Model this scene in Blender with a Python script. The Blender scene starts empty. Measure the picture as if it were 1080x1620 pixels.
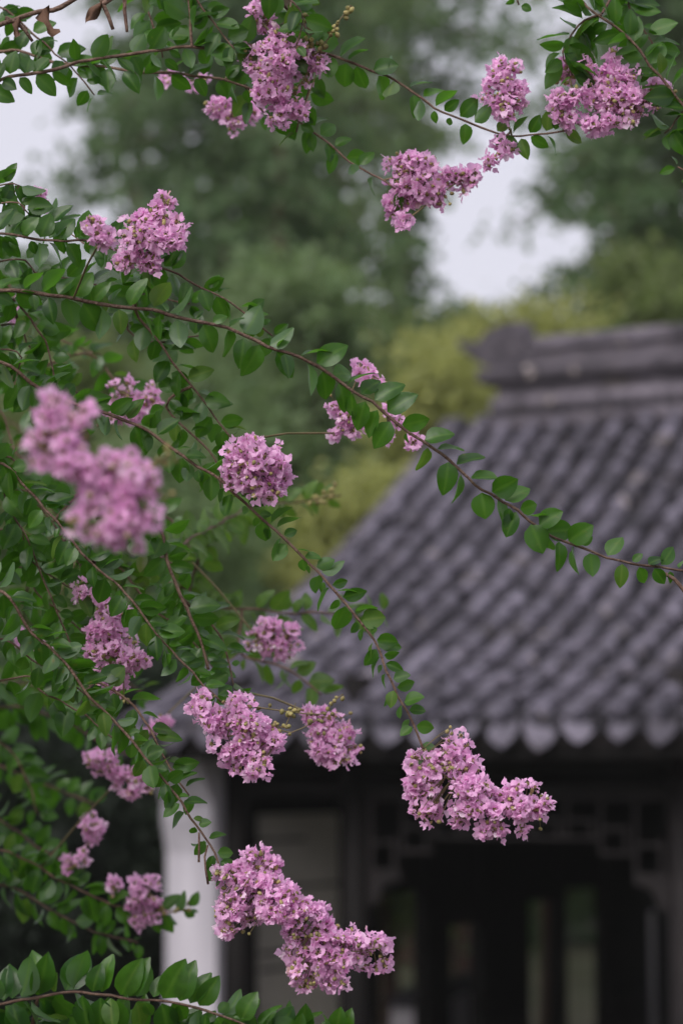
import bpy, math, random
import numpy as np
from mathutils import Vector, Matrix

rng = np.random.default_rng(11)
random.seed(11)
scene = bpy.context.scene
col = scene.collection
R = math.radians

# ------------------------------------------------------------------ camera
F = 3825.0                                  # focal length in photo pixels (85 mm on 36 mm, 1620 px)
PITCH = math.atan(440 / F)
CAMZ = 2.2
cd = bpy.data.cameras.new('camera'); cam = bpy.data.objects.new('camera', cd); col.objects.link(cam)
cam.location = (0, 0, CAMZ); cam.rotation_euler = (math.pi / 2 + PITCH, 0, 0)
cd.sensor_fit = 'VERTICAL'; cd.sensor_height = 36; cd.sensor_width = 24; cd.lens = 85
cd.clip_start = 0.05; cd.clip_end = 600
cd.dof.use_dof = True; cd.dof.focus_distance = 3.42; cd.dof.aperture_fstop = 3.1
scene.camera = cam

# ------------------------------------------------------------------ sky, sun, exposure
w = bpy.data.worlds.new('World'); scene.world = w; w.use_nodes = True
nt = w.node_tree; nt.nodes.clear()
out = nt.nodes.new('ShaderNodeOutputWorld'); bg = nt.nodes.new('ShaderNodeBackground')
sky = nt.nodes.new('ShaderNodeTexSky'); sky.sky_type = 'NISHITA'; sky.sun_disc = False
SUN_EL, SUN_AZ = R(44), R(-150)
sky.sun_elevation = SUN_EL; sky.sun_rotation = SUN_AZ; sky.dust_density = 4.0
mx = nt.nodes.new('ShaderNodeMix'); mx.data_type = 'RGBA'; mx.inputs[0].default_value = 0.86
mx.inputs[7].default_value = (5.0, 4.85, 5.4, 1)          # the even grey lavender cloud cover
nt.links.new(sky.outputs[0], mx.inputs[6]); nt.links.new(mx.outputs[2], bg.inputs[0])
bg.inputs[1].default_value = 0.1
nt.links.new(bg.outputs[0], out.inputs[0])
sd = bpy.data.lights.new('sun', 'SUN'); sd.energy = 1.5; sd.angle = R(45); sd.color = (1, 0.96, 0.92)
sun = bpy.data.objects.new('sun', sd); col.objects.link(sun)
sdir = Vector((math.sin(SUN_AZ) * math.cos(SUN_EL), math.cos(SUN_AZ) * math.cos(SUN_EL), math.sin(SUN_EL)))
sun.rotation_euler = sdir.to_track_quat('Z', 'Y').to_euler(); sun.location = (0, 0, 30)
vs = scene.view_settings
vs.view_transform = 'Standard'; vs.look = 'None'; vs.gamma = 1; vs.use_curve_mapping = False; vs.exposure = 0.75

# ------------------------------------------------------------------ helpers
FWD = np.array([0, math.cos(PITCH), math.sin(PITCH)]); UP = np.array([0, -math.sin(PITCH), math.cos(PITCH)])
def at(px, py, Y):
    """the point at world depth Y seen at photo pixel (px, py)"""
    d = FWD + UP * (810 - py) / F + np.array([(px - 540) / F, 0, 0])
    return np.array([0, 0, CAMZ]) + d * (Y / d[1])
def link(name, data, parent=None, label=None, cat=None, group=None, kind=None, mat=None):
    o = bpy.data.objects.new(name, data); col.objects.link(o)
    if parent is not None: o.parent = parent
    if label: o['label'] = label
    if cat: o['category'] = cat
    if group: o['group'] = group
    if kind: o['kind'] = kind
    if mat is not None and data is not None and len(data.materials) == 0: data.materials.append(mat)
    return o
def thing(name, loc, rz, label, cat, group=None):
    o = link(name, None, None, label, cat, group); o.location = loc; o.rotation_euler = (0, 0, rz)
    o.empty_display_size = 0.2
    return o
def mesh(name, V, faces, mat=None, smooth=False, tint=None, matidx=None, mats=None, rib=None):
    """faces: (n,k) int array, or list of such arrays"""
    if not isinstance(faces, list): faces = [faces]
    faces = [np.asarray(f, dtype=np.int32) for f in faces if len(f)]
    V = np.asarray(V, dtype=np.float32)
    me = bpy.data.meshes.new(name)
    me.vertices.add(len(V)); me.vertices.foreach_set('co', V.ravel())
    loops = np.concatenate([f.ravel() for f in faces]); tot = np.concatenate([np.full(len(f), f.shape[1]) for f in faces])
    starts = np.concatenate([[0], np.cumsum(tot)[:-1]]).astype(np.int32)
    me.loops.add(len(loops)); me.loops.foreach_set('vertex_index', loops)
    me.polygons.add(len(tot)); me.polygons.foreach_set('loop_start', starts)
    if matidx is not None: me.polygons.foreach_set('material_index', np.asarray(matidx, dtype=np.int32))
    me.polygons.foreach_set('use_smooth', np.full(len(tot), smooth, dtype=bool))
    if tint is not None:
        a = me.attributes.new('tint', 'FLOAT', 'POINT'); a.data.foreach_set('value', np.asarray(tint, dtype=np.float32))
    if rib is not None:
        a = me.attributes.new('rib', 'FLOAT', 'POINT'); a.data.foreach_set('value', np.asarray(rib, dtype=np.float32))
    me.update(calc_edges=True); me.validate()
    for m in (mats or ([mat] if mat else [])): me.materials.append(m)
    return me
def instance(TV, TF, M, T, tint=None):
    """copies of template (TV, list of face arrays) at rotations/scales M (k,3,3) and places T (k,3)"""
    k, n = len(M), len(TV)
    V = (np.einsum('kij,nj->kni', M, TV) + T[:, None, :]).reshape(-1, 3)
    off = (np.arange(k) * n)[:, None, None]
    Fs = [(f[None] + off).reshape(-1, f.shape[1]) for f in TF]
    t = None if tint is None else np.repeat(tint, n)
    return V, Fs, t
def unit(v): return v / (np.linalg.norm(v, axis=-1, keepdims=True) + 1e-12)
class MB:
    """collects boxes, prisms and tubes into one mesh"""
    def __init__(s): s.V = []; s.Fq = []; s.Fo = []
    def add(s, V, faces):
        o = len(s.V); s.V += [tuple(v) for v in V]; s.Fo += [tuple(i + o for i in f) for f in faces]; return s
    def box(s, x0, x1, y0, y1, z0, z1):
        return s.add([(x0,y0,z0),(x1,y0,z0),(x1,y1,z0),(x0,y1,z0),(x0,y0,z1),(x1,y0,z1),(x1,y1,z1),(x0,y1,z1)],
              [(0,3,2,1),(4,5,6,7),(0,1,5,4),(1,2,6,5),(2,3,7,6),(3,0,4,7)])
    def prism_y(s, prof, y0, y1):          # profile in (x,z), extruded along y
        n = len(prof); V = [(x,y0,z) for x,z in prof] + [(x,y1,z) for x,z in prof]
        return s.add(V, [tuple(range(n)), tuple(range(2*n-1, n-1, -1))] + [(i,n+i,n+(i+1)%n,(i+1)%n) for i in range(n)])
    def prism_x(s, prof, x0, x1):          # profile in (y,z), extruded along x
        n = len(prof); V = [(x0,y,z) for y,z in prof] + [(x1,y,z) for y,z in prof]
        return s.add(V, [tuple(range(n-1,-1,-1)), tuple(range(n, 2*n))] + [(i,(i+1)%n,n+(i+1)%n,n+i) for i in range(n)])
    def tube(s, P, rad, k=7):
        V, Fs = tube_arrays(np.asarray(P, float), rad, k); return s.add(V, [tuple(f) for f in Fs.tolist()] + [tuple(range(k-1,-1,-1)), tuple(range(len(V)-k, len(V)))])
    def build(s, name, mat, parent=None, bevel=0, smooth=False, **kw):
        me = bpy.data.meshes.new(name); me.from_pydata(s.V, [], s.Fo)
        if smooth: me.polygons.foreach_set('use_smooth', [True]*len(me.polygons))
        me.update(); me.materials.append(mat)
        o = link(name, me, parent, **kw)
        if bevel:
            b = o.modifiers.new('bevel', 'BEVEL'); b.width = bevel; b.segments = 2; b.limit_method = 'ANGLE'
        return o
def tube_arrays(P, rad, k=7):
    n = len(P); rad = np.broadcast_to(np.asarray(rad, float), (n,))
    T = unit(np.gradient(P, axis=0)); ref = np.array([0.13, 0.2, 0.97])
    A = unit(np.cross(T, ref)); B = np.cross(T, A)
    a = np.arange(k) * 2 * math.pi / k
    V = P[:, None] + rad[:, None, None] * (A[:, None] * np.cos(a)[None, :, None] + B[:, None] * np.sin(a)[None, :, None])
    i = np.arange(n - 1)[:, None] * k; j = np.arange(k)[None]; j2 = (j + 1) % k
    Fq = np.stack([i + j, i + j2, i + k + j2, i + k + j], -1).reshape(-1, 4)
    return V.reshape(-1, 3), Fq
def spline(P, step):
    """Catmull-Rom through P, resampled about every `step` metres"""
    P = np.asarray(P, float); Q = np.vstack([2*P[0]-P[1], P, 2*P[-1]-P[-2]]); outp = []
    for i in range(len(P) - 1):
        a, b, c, d = Q[i:i+4]; m = max(2, int(np.linalg.norm(c - b) / step * 2))
        t = np.linspace(0, 1, m, endpoint=False)[:, None]
        outp.append(.5*((2*b) + (c-a)*t + (2*a-5*b+4*c-d)*t**2 + (3*b-a-3*c+d)*t**3))
    outp = np.vstack(outp + [P[-1:]]); s = np.concatenate([[0], np.cumsum(np.linalg.norm(np.diff(outp, axis=0), axis=1))])
    n = max(3, int(s[-1] / step)); q = np.linspace(0, s[-1], n)
    return np.stack([np.interp(q, s, outp[:, k]) for k in range(3)], 1), q
def rand_rot(k):
    q = unit(rng.normal(size=(k, 4))); a, b, c, d = q.T
    return np.stack([1-2*(c*c+d*d), 2*(b*c-d*a), 2*(b*d+c*a), 2*(b*c+d*a), 1-2*(b*b+d*d), 2*(c*d-b*a), 2*(b*d-c*a), 2*(c*d+b*a), 1-2*(b*b+c*c)], 1).reshape(-1, 3, 3)

# ------------------------------------------------------------------ materials
def newmat(name):
    m = bpy.data.materials.new(name); m.use_nodes = True; n = m.node_tree; n.nodes.clear()
    o = n.nodes.new('ShaderNodeOutputMaterial'); return m, n, o
def node(n, t, **kw):
    x = n.nodes.new(t)
    for k, v in kw.items():
        if k.startswith('i_'): x.inputs[int(k[2:])].default_value = v
        else: setattr(x, k, v)
    return x
def ramp(n, fac, stops):
    r = n.nodes.new('ShaderNodeValToRGB'); e = r.color_ramp.elements
    while len(e) < len(stops): e.new(0.5)
    for x, (p, c) in zip(e, stops): x.position = p; x.color = (*c, 1)
    n.links.new(fac, r.inputs[0]); return r.outputs[0]
def solid(name, c0, c1, rough=0.7, scale=6.0, bump=0.15, bscale=60, spec=0.3, vary=0.25, stretch=(1,1,1), lichen=None):
    """two-tone noise material with fine bump and a shift per object"""
    m, n, o = newmat(name); L = n.links.new
    p = node(n, 'ShaderNodeBsdfPrincipled'); p.inputs['Roughness'].default_value = rough; p.inputs['Specular IOR Level'].default_value = spec
    tc = node(n, 'ShaderNodeTexCoord'); mp = node(n, 'ShaderNodeMapping'); mp.inputs['Scale'].default_value = stretch
    oi = node(n, 'ShaderNodeObjectInfo'); L(tc.outputs['Object'], mp.inputs[0])
    ad = node(n, 'ShaderNodeVectorMath', operation='ADD'); L(mp.outputs[0], ad.inputs[0])
    sc = node(n, 'ShaderNodeVectorMath', operation='SCALE'); sc.inputs['Scale'].default_value = 7.0; L(oi.outputs['Random'], sc.inputs[0]); L(sc.outputs[0], ad.inputs[1])
    t = node(n, 'ShaderNodeTexNoise'); t.inputs['Scale'].default_value = scale; t.inputs['Detail'].default_value = 6; t.inputs['Roughness'].default_value = 0.65
    L(ad.outputs[0], t.inputs['Vector'])
    c = ramp(n, t.outputs[0], [(0.32, c0), (0.68, c1)])
    at_ = node(n, 'ShaderNodeAttribute', attribute_name='tint')
    s = node(n, 'ShaderNodeMath', operation='ADD'); L(oi.outputs['Random'], s.inputs[0]); L(at_.outputs['Fac'], s.inputs[1])
    fr = node(n, 'ShaderNodeMath', operation='FRACT'); L(s.outputs[0], fr.inputs[0])
    mr = node(n, 'ShaderNodeMapRange'); mr.inputs[3].default_value = 1 - vary; mr.inputs[4].default_value = 1 + vary; L(fr.outputs[0], mr.inputs[0])
    hv = node(n, 'ShaderNodeHueSaturation'); L(c, hv.inputs['Color']); L(mr.outputs[0], hv.inputs['Value'])
    if lichen:                                # broad weather stains, pale lichen and moss patches
        gp = node(n, 'ShaderNodeNewGeometry')
        n1 = node(n, 'ShaderNodeTexNoise'); n1.inputs['Scale'].default_value = 1.1; n1.inputs['Detail'].default_value = 4; L(gp.outputs['Position'], n1.inputs['Vector'])
        m1 = node(n, 'ShaderNodeMapRange'); m1.inputs[1].default_value = .3; m1.inputs[2].default_value = .7; m1.inputs[3].default_value = .62; m1.inputs[4].default_value = 1.32; L(n1.outputs[0], m1.inputs[0])
        h2 = node(n, 'ShaderNodeHueSaturation'); L(hv.outputs[0], h2.inputs['Color']); L(m1.outputs[0], h2.inputs['Value'])
        n2 = node(n, 'ShaderNodeTexNoise'); n2.inputs['Scale'].default_value = 6.5; n2.inputs['Detail'].default_value = 3; L(gp.outputs['Position'], n2.inputs['Vector'])
        m2 = node(n, 'ShaderNodeMapRange'); m2.inputs[1].default_value = .66; m2.inputs[2].default_value = .72; m2.inputs[4].default_value = .75; L(n2.outputs[0], m2.inputs[0])
        x2 = node(n, 'ShaderNodeMix', data_type='RGBA'); L(m2.outputs[0], x2.inputs[0]); L(h2.outputs[0], x2.inputs[6]); x2.inputs[7].default_value = (*lichen, 1)
        n3 = node(n, 'ShaderNodeTexNoise'); n3.inputs['Scale'].default_value = 2.3; n3.inputs['Detail'].default_value = 5; L(gp.outputs['Position'], n3.inputs['Vector'])
        m3 = node(n, 'ShaderNodeMapRange'); m3.inputs[1].default_value = .60; m3.inputs[2].default_value = .72; m3.inputs[4].default_value = .55; L(n3.outputs[0], m3.inputs[0])
        x3 = node(n, 'ShaderNodeMix', data_type='RGBA'); L(m3.outputs[0], x3.inputs[0]); L(x2.outputs[2], x3.inputs[6]); x3.inputs[7].default_value = (.075,.062,.045, 1)
        L(x3.outputs[2], p.inputs['Base Color'])
    else: L(hv.outputs[0], p.inputs['Base Color'])
    t2 = node(n, 'ShaderNodeTexNoise'); t2.inputs['Scale'].default_value = bscale; t2.inputs['Detail'].default_value = 4; L(ad.outputs[0], t2.inputs['Vector'])
    b = node(n, 'ShaderNodeBump'); b.inputs['Strength'].default_value = bump; b.inputs['Distance'].default_value = 0.02; L(t2.outputs[0], b.inputs['Height']); L(b.outputs[0], p.inputs['Normal'])
    L(p.outputs[0], o.inputs[0]); return m
def leafmat(name, top0, top1, under, trans, tfac=0.35, rough=0.4, spec=0.45, veins=True, blem=(.16,.13,.03,1), stops=None):
    m, n, o = newmat(name); L = n.links.new
    p = node(n, 'ShaderNodeBsdfPrincipled'); p.inputs['Roughness'].default_value = rough; p.inputs['Specular IOR Level'].default_value = spec
    oi = node(n, 'ShaderNodeObjectInfo'); at_ = node(n, 'ShaderNodeAttribute', attribute_name='tint')
    s = node(n, 'ShaderNodeMath', operation='ADD'); L(oi.outputs['Random'], s.inputs[0]); L(at_.outputs['Fac'], s.inputs[1])
    fr = node(n, 'ShaderNodeMath', operation='FRACT'); L(s.outputs[0], fr.inputs[0])
    c = ramp(n, fr.outputs[0], stops or [(0.0, top0), (1.0, top1)])
    tc = node(n, 'ShaderNodeTexCoord'); t = node(n, 'ShaderNodeTexNoise'); t.inputs['Scale'].default_value = 90 if veins else 4; t.inputs['Detail'].default_value = 3
    L(tc.outputs['Object'], t.inputs['Vector'])
    mr = node(n, 'ShaderNodeMapRange'); mr.inputs[1].default_value = .3; mr.inputs[2].default_value = .7; mr.inputs[3].default_value = 0.75; mr.inputs[4].default_value = 1.25; L(t.outputs[0], mr.inputs[0])
    hv = node(n, 'ShaderNodeHueSaturation'); L(c, hv.inputs['Color']); L(mr.outputs[0], hv.inputs['Value'])
    g = node(n, 'ShaderNodeNewGeometry'); mb = node(n, 'ShaderNodeMix', data_type='RGBA'); L(g.outputs['Backfacing'], mb.inputs[0]); L(hv.outputs[0], mb.inputs[6]); mb.inputs[7].default_value = (*under, 1)
    if veins:                                 # pale midrib and faint side veins
        ra = node(n, 'ShaderNodeAttribute', attribute_name='rib'); rr_ = node(n, 'ShaderNodeMapRange'); rr_.inputs[1].default_value = 0; rr_.inputs[2].default_value = .22; rr_.inputs[3].default_value = .38; rr_.inputs[4].default_value = 0
        L(ra.outputs['Fac'], rr_.inputs[0]); mv = node(n, 'ShaderNodeMix', data_type='RGBA'); L(rr_.outputs[0], mv.inputs[0]); L(mb.outputs[2], mv.inputs[6]); mv.inputs[7].default_value = (min(1,top1[0]*3.0), min(1,top1[1]*2.0), min(1,top1[2]*3.0), 1)
        sn = node(n, 'ShaderNodeTexNoise'); sn.inputs['Scale'].default_value = 2.6; sn.inputs['Detail'].default_value = 5; L(tc.outputs['Object'], sn.inputs['Vector']); ov = node(n, 'ShaderNodeVectorMath', operation='ADD'); L(tc.outputs['Object'], ov.inputs[0]); L(oi.outputs['Location'], ov.inputs[1]); L(ov.outputs[0], sn.inputs['Vector'])
        sm = node(n, 'ShaderNodeMapRange'); sm.inputs[1].default_value = .66; sm.inputs[2].default_value = .74; sm.inputs[4].default_value = .7; L(sn.outputs[0], sm.inputs[0])
        mw = node(n, 'ShaderNodeMix', data_type='RGBA'); L(sm.outputs[0], mw.inputs[0]); L(mv.outputs[2], mw.inputs[6]); mw.inputs[7].default_value = blem
        L(mw.outputs[2], p.inputs['Base Color'])
    else: L(mb.outputs[2], p.inputs['Base Color'])
    tr = node(n, 'ShaderNodeBsdfTranslucent'); tr.inputs[0].default_value = (*trans, 1)
    ms = node(n, 'ShaderNodeMixShader'); ms.inputs[0].default_value = tfac; L(p.outputs[0], ms.inputs[1]); L(tr.outputs[0], ms.inputs[2])
    if veins:
        bt = node(n, 'ShaderNodeBump'); bt.inputs['Strength'].default_value = 0.25; bt.inputs['Distance'].default_value = 0.002; L(t.outputs[0], bt.inputs['Height']); L(bt.outputs[0], p.inputs['Normal'])
    L(ms.outputs[0], o.inputs[0]); return m
M_LEAF = leafmat('crape_leaf', (.008,.040,.005), (.046,.126,.012), (.080,.140,.068), (.12,.36,.016), .38, .32, .5)
M_LEAFY = leafmat('crape_leaf_young', (.050,.120,.016), (.075,.150,.022), (.10,.16,.07), (.17,.34,.03), .4, .45, .4)
M_DRY = solid('withered_leaf', (.06,.03,.018), (.14,.075,.045), .7, 60, .3, 200)
M_PETAL = leafmat('petal', (.70,.30,.56), (.94,.64,.83), (.92,.57,.84), (.98,.60,.90), .45, .65, .2, blem=(.88,.52,.74,1), stops=[(0,(.78,.37,.67)),(.28,(.91,.53,.81)),(.65,(.97,.71,.91)),(.95,(.99,.86,.96)),(.985,(.66,.44,.38))])
M_CALYX = solid('calyx', (.20,.20,.06), (.36,.28,.13), .6, 120, .2, 300, vary=.4)
M_STALK = solid('stalk', (.13,.12,.05), (.22,.16,.09), .6, 80, .2, 300)
M_TWIG = solid('twig', (.075,.036,.026), (.24,.155,.115), .6, 55, .4, 240, vary=.2, stretch=(1,1,1))
M_BARK = solid('smooth_bark', (.10,.065,.045), (.26,.19,.14), .7, 9, .3, 60)
M_TRUNK = solid('red_brown_bark', (.05,.028,.020), (.13,.075,.055), .9, 10, .6, 30, stretch=(3,3,.6))
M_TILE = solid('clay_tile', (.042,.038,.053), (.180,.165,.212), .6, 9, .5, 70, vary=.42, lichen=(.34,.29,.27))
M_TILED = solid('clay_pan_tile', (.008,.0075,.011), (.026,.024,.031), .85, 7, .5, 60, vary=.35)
M_RIDGE = solid('ridge_tile', (.042,.037,.047), (.155,.137,.163), .8, 5, .5, 50, vary=.25, lichen=(.38,.33,.32))
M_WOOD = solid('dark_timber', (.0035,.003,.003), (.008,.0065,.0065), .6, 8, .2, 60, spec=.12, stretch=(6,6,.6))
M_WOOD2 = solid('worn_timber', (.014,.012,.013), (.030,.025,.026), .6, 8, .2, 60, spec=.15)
M_PLAST = solid('white_plaster', (.33,.31,.35), (.56,.535,.59), .85, 1.1, .15, 60, vary=.02, stretch=(4,4,.5))
M_PANEL = leafmat('translucent_pane', (.45,.43,.40), (.70,.67,.63), (.6,.58,.55), (.80,.77,.72), .6, .8, .1, False)
M_STONE = solid('granite', (.17,.16,.15), (.30,.29,.27), .8, 14, .2, 60)
M_GROUND = solid('earth', (.035,.045,.018), (.085,.075,.045), .95, .8, .4, 12, vary=.02)

# ------------------------------------------------------------------ ground
def gz(x, y):
    t = np.clip((y - 5.5) / 5.0, 0, 1); return 0.6 - 1.2 * t * t * (3 - 2 * t)
xs = np.concatenate([[-120,-60], np.linspace(-30, 30, 61), [60,120]]); ys = np.concatenate([[-120,-60,-30], np.linspace(-10, 50, 81), [80,120]])
X, Y = np.meshgrid(xs, ys); Z = gz(X, Y) + (np.abs(X) < 31) * (Y > -11) * (Y < 51) * .05 * np.sin(X*1.7+Y) * np.sin(Y*1.3-X*.6)
i = np.arange(len(ys)-1)[:,None]*len(xs)+np.arange(len(xs)-1)[None]
Fg = np.stack([i, i+1, i+len(xs)+1, i+len(xs)], -1).reshape(-1,4)
link('ground', mesh('ground', np.stack([X,Y,Z],-1).reshape(-1,3), Fg, M_GROUND, True), kind='structure')

# ------------------------------------------------------------------ pavilion
TH = R(27); GZ = -0.6
C0 = at(190, 1150, 14.4)                    # left end of the front eave
EZ = C0[2] - GZ                             # eave height above the ground
Lr = 4.80; RISE = 2.50; ULEN = 9.43; PITCHT = 0.23
hall = thing('pavilion', (C0[0], C0[1], GZ), -TH, 'dark timber garden hall with curved grey tile roof and white gable wall', 'pavilion')
def local(u, v, z): return np.array([C0[0]+u*math.cos(TH)+v*math.sin(TH), C0[1]-u*math.sin(TH)+v*math.cos(TH), GZ+z])
def topx(P):
    d = P - np.array([0,0,CAMZ]); zc = d @ FWD; return 540 + F*d[0]/zc, 810 - F*(d@UP)/zc
def inv_uv(px, v):                          # u of the point on plane v seen at pixel column px
    a = (px-540)/F/ math.cos(PITCH)
    # X = a*Y (pitch effect on depth is negligible near the horizon)
    return (a*(C0[1]+v*math.cos(TH)) - C0[0] - v*math.sin(TH)) / (math.cos(TH)+a*math.sin(TH))
def zpx(py, u, v):                          # height above the ground of pixel row py at (u,v)
    return at(540, py, local(u, v, 0)[1])[2] - GZ
AC = 0.60
def rz(v):
    t = 1 - abs(v - Lr) / Lr; return EZ + RISE * (AC*t + (1-AC)*t*t)
def rslope(v):
    t = 1 - abs(v - Lr)/Lr; s = RISE/Lr*(AC+2*(1-AC)*t); return s if v < Lr else -s
if False:
    for v in np.linspace(0, Lr, 8): print('EDGE', [round(q) for q in topx(local(0, v, rz(v)))])
# roof deck (a solid shell)
vv = np.linspace(0, 2*Lr, 29); prof = [(v, rz(v)-.045) for v in vv] + [(v, rz(v)-.13) for v in vv[::-1]]
roof = MB().prism_x(prof, 0.0, ULEN).build('roof', M_WOOD2, hall)
# cover tiles: convex half tubes stepping down the slope
def arc_tile(r0, r1, length, th, n=6, convex=True):
    a = np.linspace(0, math.pi, n+1) if convex else np.linspace(R(205), R(335), n+1)
    V = []
    for y, r in ((0, r0), (length, r1)):
        for rr in (r, r-th if convex else r+th*.0):
            V += [(rr*math.cos(t), y, rr*math.sin(t)) for t in a]
    V = np.array(V); k = n+1; Fs = []
    for q in range(n):
        Fs += [(q, q+1, 2*k+q+1, 2*k+q), (k+q, q+k+1, q+1, q)]
        if convex: Fs.append((k+q+1, k+q, 3*k+q, 3*k+q+1))
    return V, np.array(Fs)
TEXP = 0.15
NT = int(Lr / TEXP * 1.13)
tv = []; s_acc = 0; v = -0.03
while v < Lr - .06:                          # places of the tile courses, equal steps along the slope
    tv.append(v); v += TEXP / math.sqrt(1 + rslope(max(v,0))**2)
NU = int(ULEN / PITCHT)
CV, CF = arc_tile(.069, .052, .195, .018); CF = CF[:, ::-1]
cov_mesh = [mesh('roof_tile', CV * np.array([1+.05*k, 1, 1-.06*k]), CF, M_TILE, True) for k in (-1, 0, 1)]
def tile_frame(v, jit=1.0):
    s = rslope(max(v,0)+.03); ang = math.atan(s)
    return ang + random.gauss(0, .02)*jit
cand = []
for iu in range(NU+1):
    for iv, v in enumerate(tv):
        u = .06 + iu*PITCHT; p = topx(local(u, v, rz(max(v,0))))
        inside = -20 < p[0] < 1100 and p[1] > 0
        cand.append((0 if inside else 1, iv, iu, u, v))
cand.sort()
big, rest = cand[:300], cand[300:]
def tile_mat(u, v, back=False):
    a = tile_frame(v)
    m = Matrix.Translation((u+random.gauss(0,.009), v+random.gauss(0,.012), rz(max(v,0))-.012+random.gauss(0,.005) - (0.03*rslope(0) if v<0 else 0))) @ Matrix.Rotation(random.gauss(0,.035),4,'Z') @ Matrix.Rotation(a,4,'X')
    return Matrix.Translation((0, 2*Lr, 0)) @ Matrix.Scale(-1, 4, (0,1,0)) @ m if back else m
for _, iv, iu, u, v in big:
    o = link('roof_tile', random.choice(cov_mesh), roof); o.matrix_local = tile_mat(u, v)
ms = [np.array(tile_mat(u, v)) for _, _, _, u, v in rest]
V1, F1, t1 = instance(CV, [CF], np.array([m[:3,:3] for m in ms]), np.array([m[:3,3] for m in ms]), rng.random(len(ms)))
link('cover_tiles', mesh('cover_tiles', V1, F1, M_TILE, True, t1), roof, kind='stuff')
ms = [np.array(tile_mat(u, v, True)) for _, _, _, u, v in cand]
V1, F1, t1 = instance(CV, [CF[:, ::-1]], np.array([m[:3,:3] for m in ms]), np.array([m[:3,3] for m in ms]), rng.random(len(ms)))
link('rear_cover_tiles', mesh('rear_cover_tiles', V1, F1, M_TILE, True, t1), roof, kind='stuff')
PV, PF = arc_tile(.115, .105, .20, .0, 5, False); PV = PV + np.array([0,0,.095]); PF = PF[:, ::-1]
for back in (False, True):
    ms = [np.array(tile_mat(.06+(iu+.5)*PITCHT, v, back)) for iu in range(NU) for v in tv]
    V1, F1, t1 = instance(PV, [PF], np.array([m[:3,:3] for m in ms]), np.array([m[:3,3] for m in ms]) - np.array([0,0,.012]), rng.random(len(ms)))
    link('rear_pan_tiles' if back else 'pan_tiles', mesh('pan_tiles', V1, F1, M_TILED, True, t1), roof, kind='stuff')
# drip tiles at the eave: shield-shaped plates under each trough
sh = [(-.092,.045),(-.094,0),(-.080,-.045),(-.045,-.085),(0,-.115),(.045,-.085),(.080,-.045),(.094,0),(.092,.045),(.05,.02),(0,.008),(-.05,.02)]
dm = MB().prism_y(sh, -.008, .008); me_d = bpy.data.meshes.new('drip_tile'); me_d.from_pydata(dm.V, [], dm.Fo); me_d.materials.append(M_TILE)
ec = [(.062*math.cos(t), .062*math.sin(t)-.008) for t in np.linspace(0, 2*math.pi, 13)[:-1]]
em = MB().prism_y(ec, -.01, .01); me_e = bpy.data.meshes.new('tile_end'); me_e.from_pydata(em.V, [], em.Fo); me_e.materials.append(M_TILED)
for iu in range(NU):
    u = .06+(iu+.5)*PITCHT
    o = link('drip_tile', me_d, roof); o.location = (u+random.gauss(0,.005), -.05, EZ-.035+random.gauss(0,.005)); o.rotation_euler = (R(-14+random.gauss(0,7)), random.gauss(0,.09), random.gauss(0,.08)); q_ = random.uniform(.86,1.06); o.scale = (q_, 1, random.uniform(.8,1.1))
for iu in range(NU+1):
    o = link('tile_end', me_e, roof); o.location = (.06+iu*PITCHT, -.04, EZ+.0); o.rotation_euler = (R(-8), random.gauss(0,.2), 0)
# rafters, fascia
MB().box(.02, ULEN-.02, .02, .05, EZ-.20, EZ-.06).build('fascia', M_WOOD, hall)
rp = [(0.06, 0, rz(.06)-.17), (0, 1.6, rz(1.6)-.17)]
rafm = MB().tube([(0,.06,rz(.06)-.175),(0,.8,rz(.8)-.175),(0,1.6,rz(1.6)-.175)], .035, 8); me_r = bpy.data.meshes.new('rafter'); me_r.from_pydata(rafm.V, [], rafm.Fo); me_r.materials.append(M_WOOD)
for iu in range(NU):
    o = link('rafter', me_r, hall); o.location = (.175+iu*PITCHT, 0, 0)
# ridge: stacked courses with an upturned end piece
zt = rz(Lr) - .02
u0 = inv_uv(791, Lr); u1 = ULEN - u0
rid = MB().prism_x([(Lr-.20,zt-0.11),(Lr-.20,zt+0.083),(Lr-.16,zt+0.138),(Lr+.16,zt+0.138),(Lr+.20,zt+0.083),(Lr+.20,zt-0.11)], u0, u1).build('ridge', M_RIDGE, hall, bevel=.012)
MB().box(u0+.02, u1-.02, Lr-.09, Lr+.09, zt+0.138, zt+0.262).build('ridge_course', M_RIDGE, rid)
MB().prism_x([(Lr-.17,zt+0.262),(Lr-.185,zt+0.331),(Lr-.17,zt+0.373),(Lr+.17,zt+0.373),(Lr+.185,zt+0.331),(Lr+.17,zt+0.262)], u0-.12, u1+.12).build('ridge_course', M_RIDGE, rid, bevel=.01)
MB().box(u0+.1, u1-.1, Lr-.09, Lr+.09, zt+0.373, zt+0.511).build('ridge_course', M_RIDGE, rid)
nseg = 60
top = MB()
for k in range(nseg):                        # coping of short half-round tiles
    a0 = u0+.30+(u1-u0-.6)*k/nseg; a1 = u0+.30+(u1-u0-.6)*(k+1)/nseg+.012
    r_ = .125+.004*(k%2)
    top.prism_x([(Lr+r_*math.cos(t), zt+0.504+.11*math.sin(t)+.004*(k%2)) for t in np.linspace(0, math.pi, 8)], a0, a1)
top.build('ridge_coping', M_RIDGE, rid)
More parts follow.
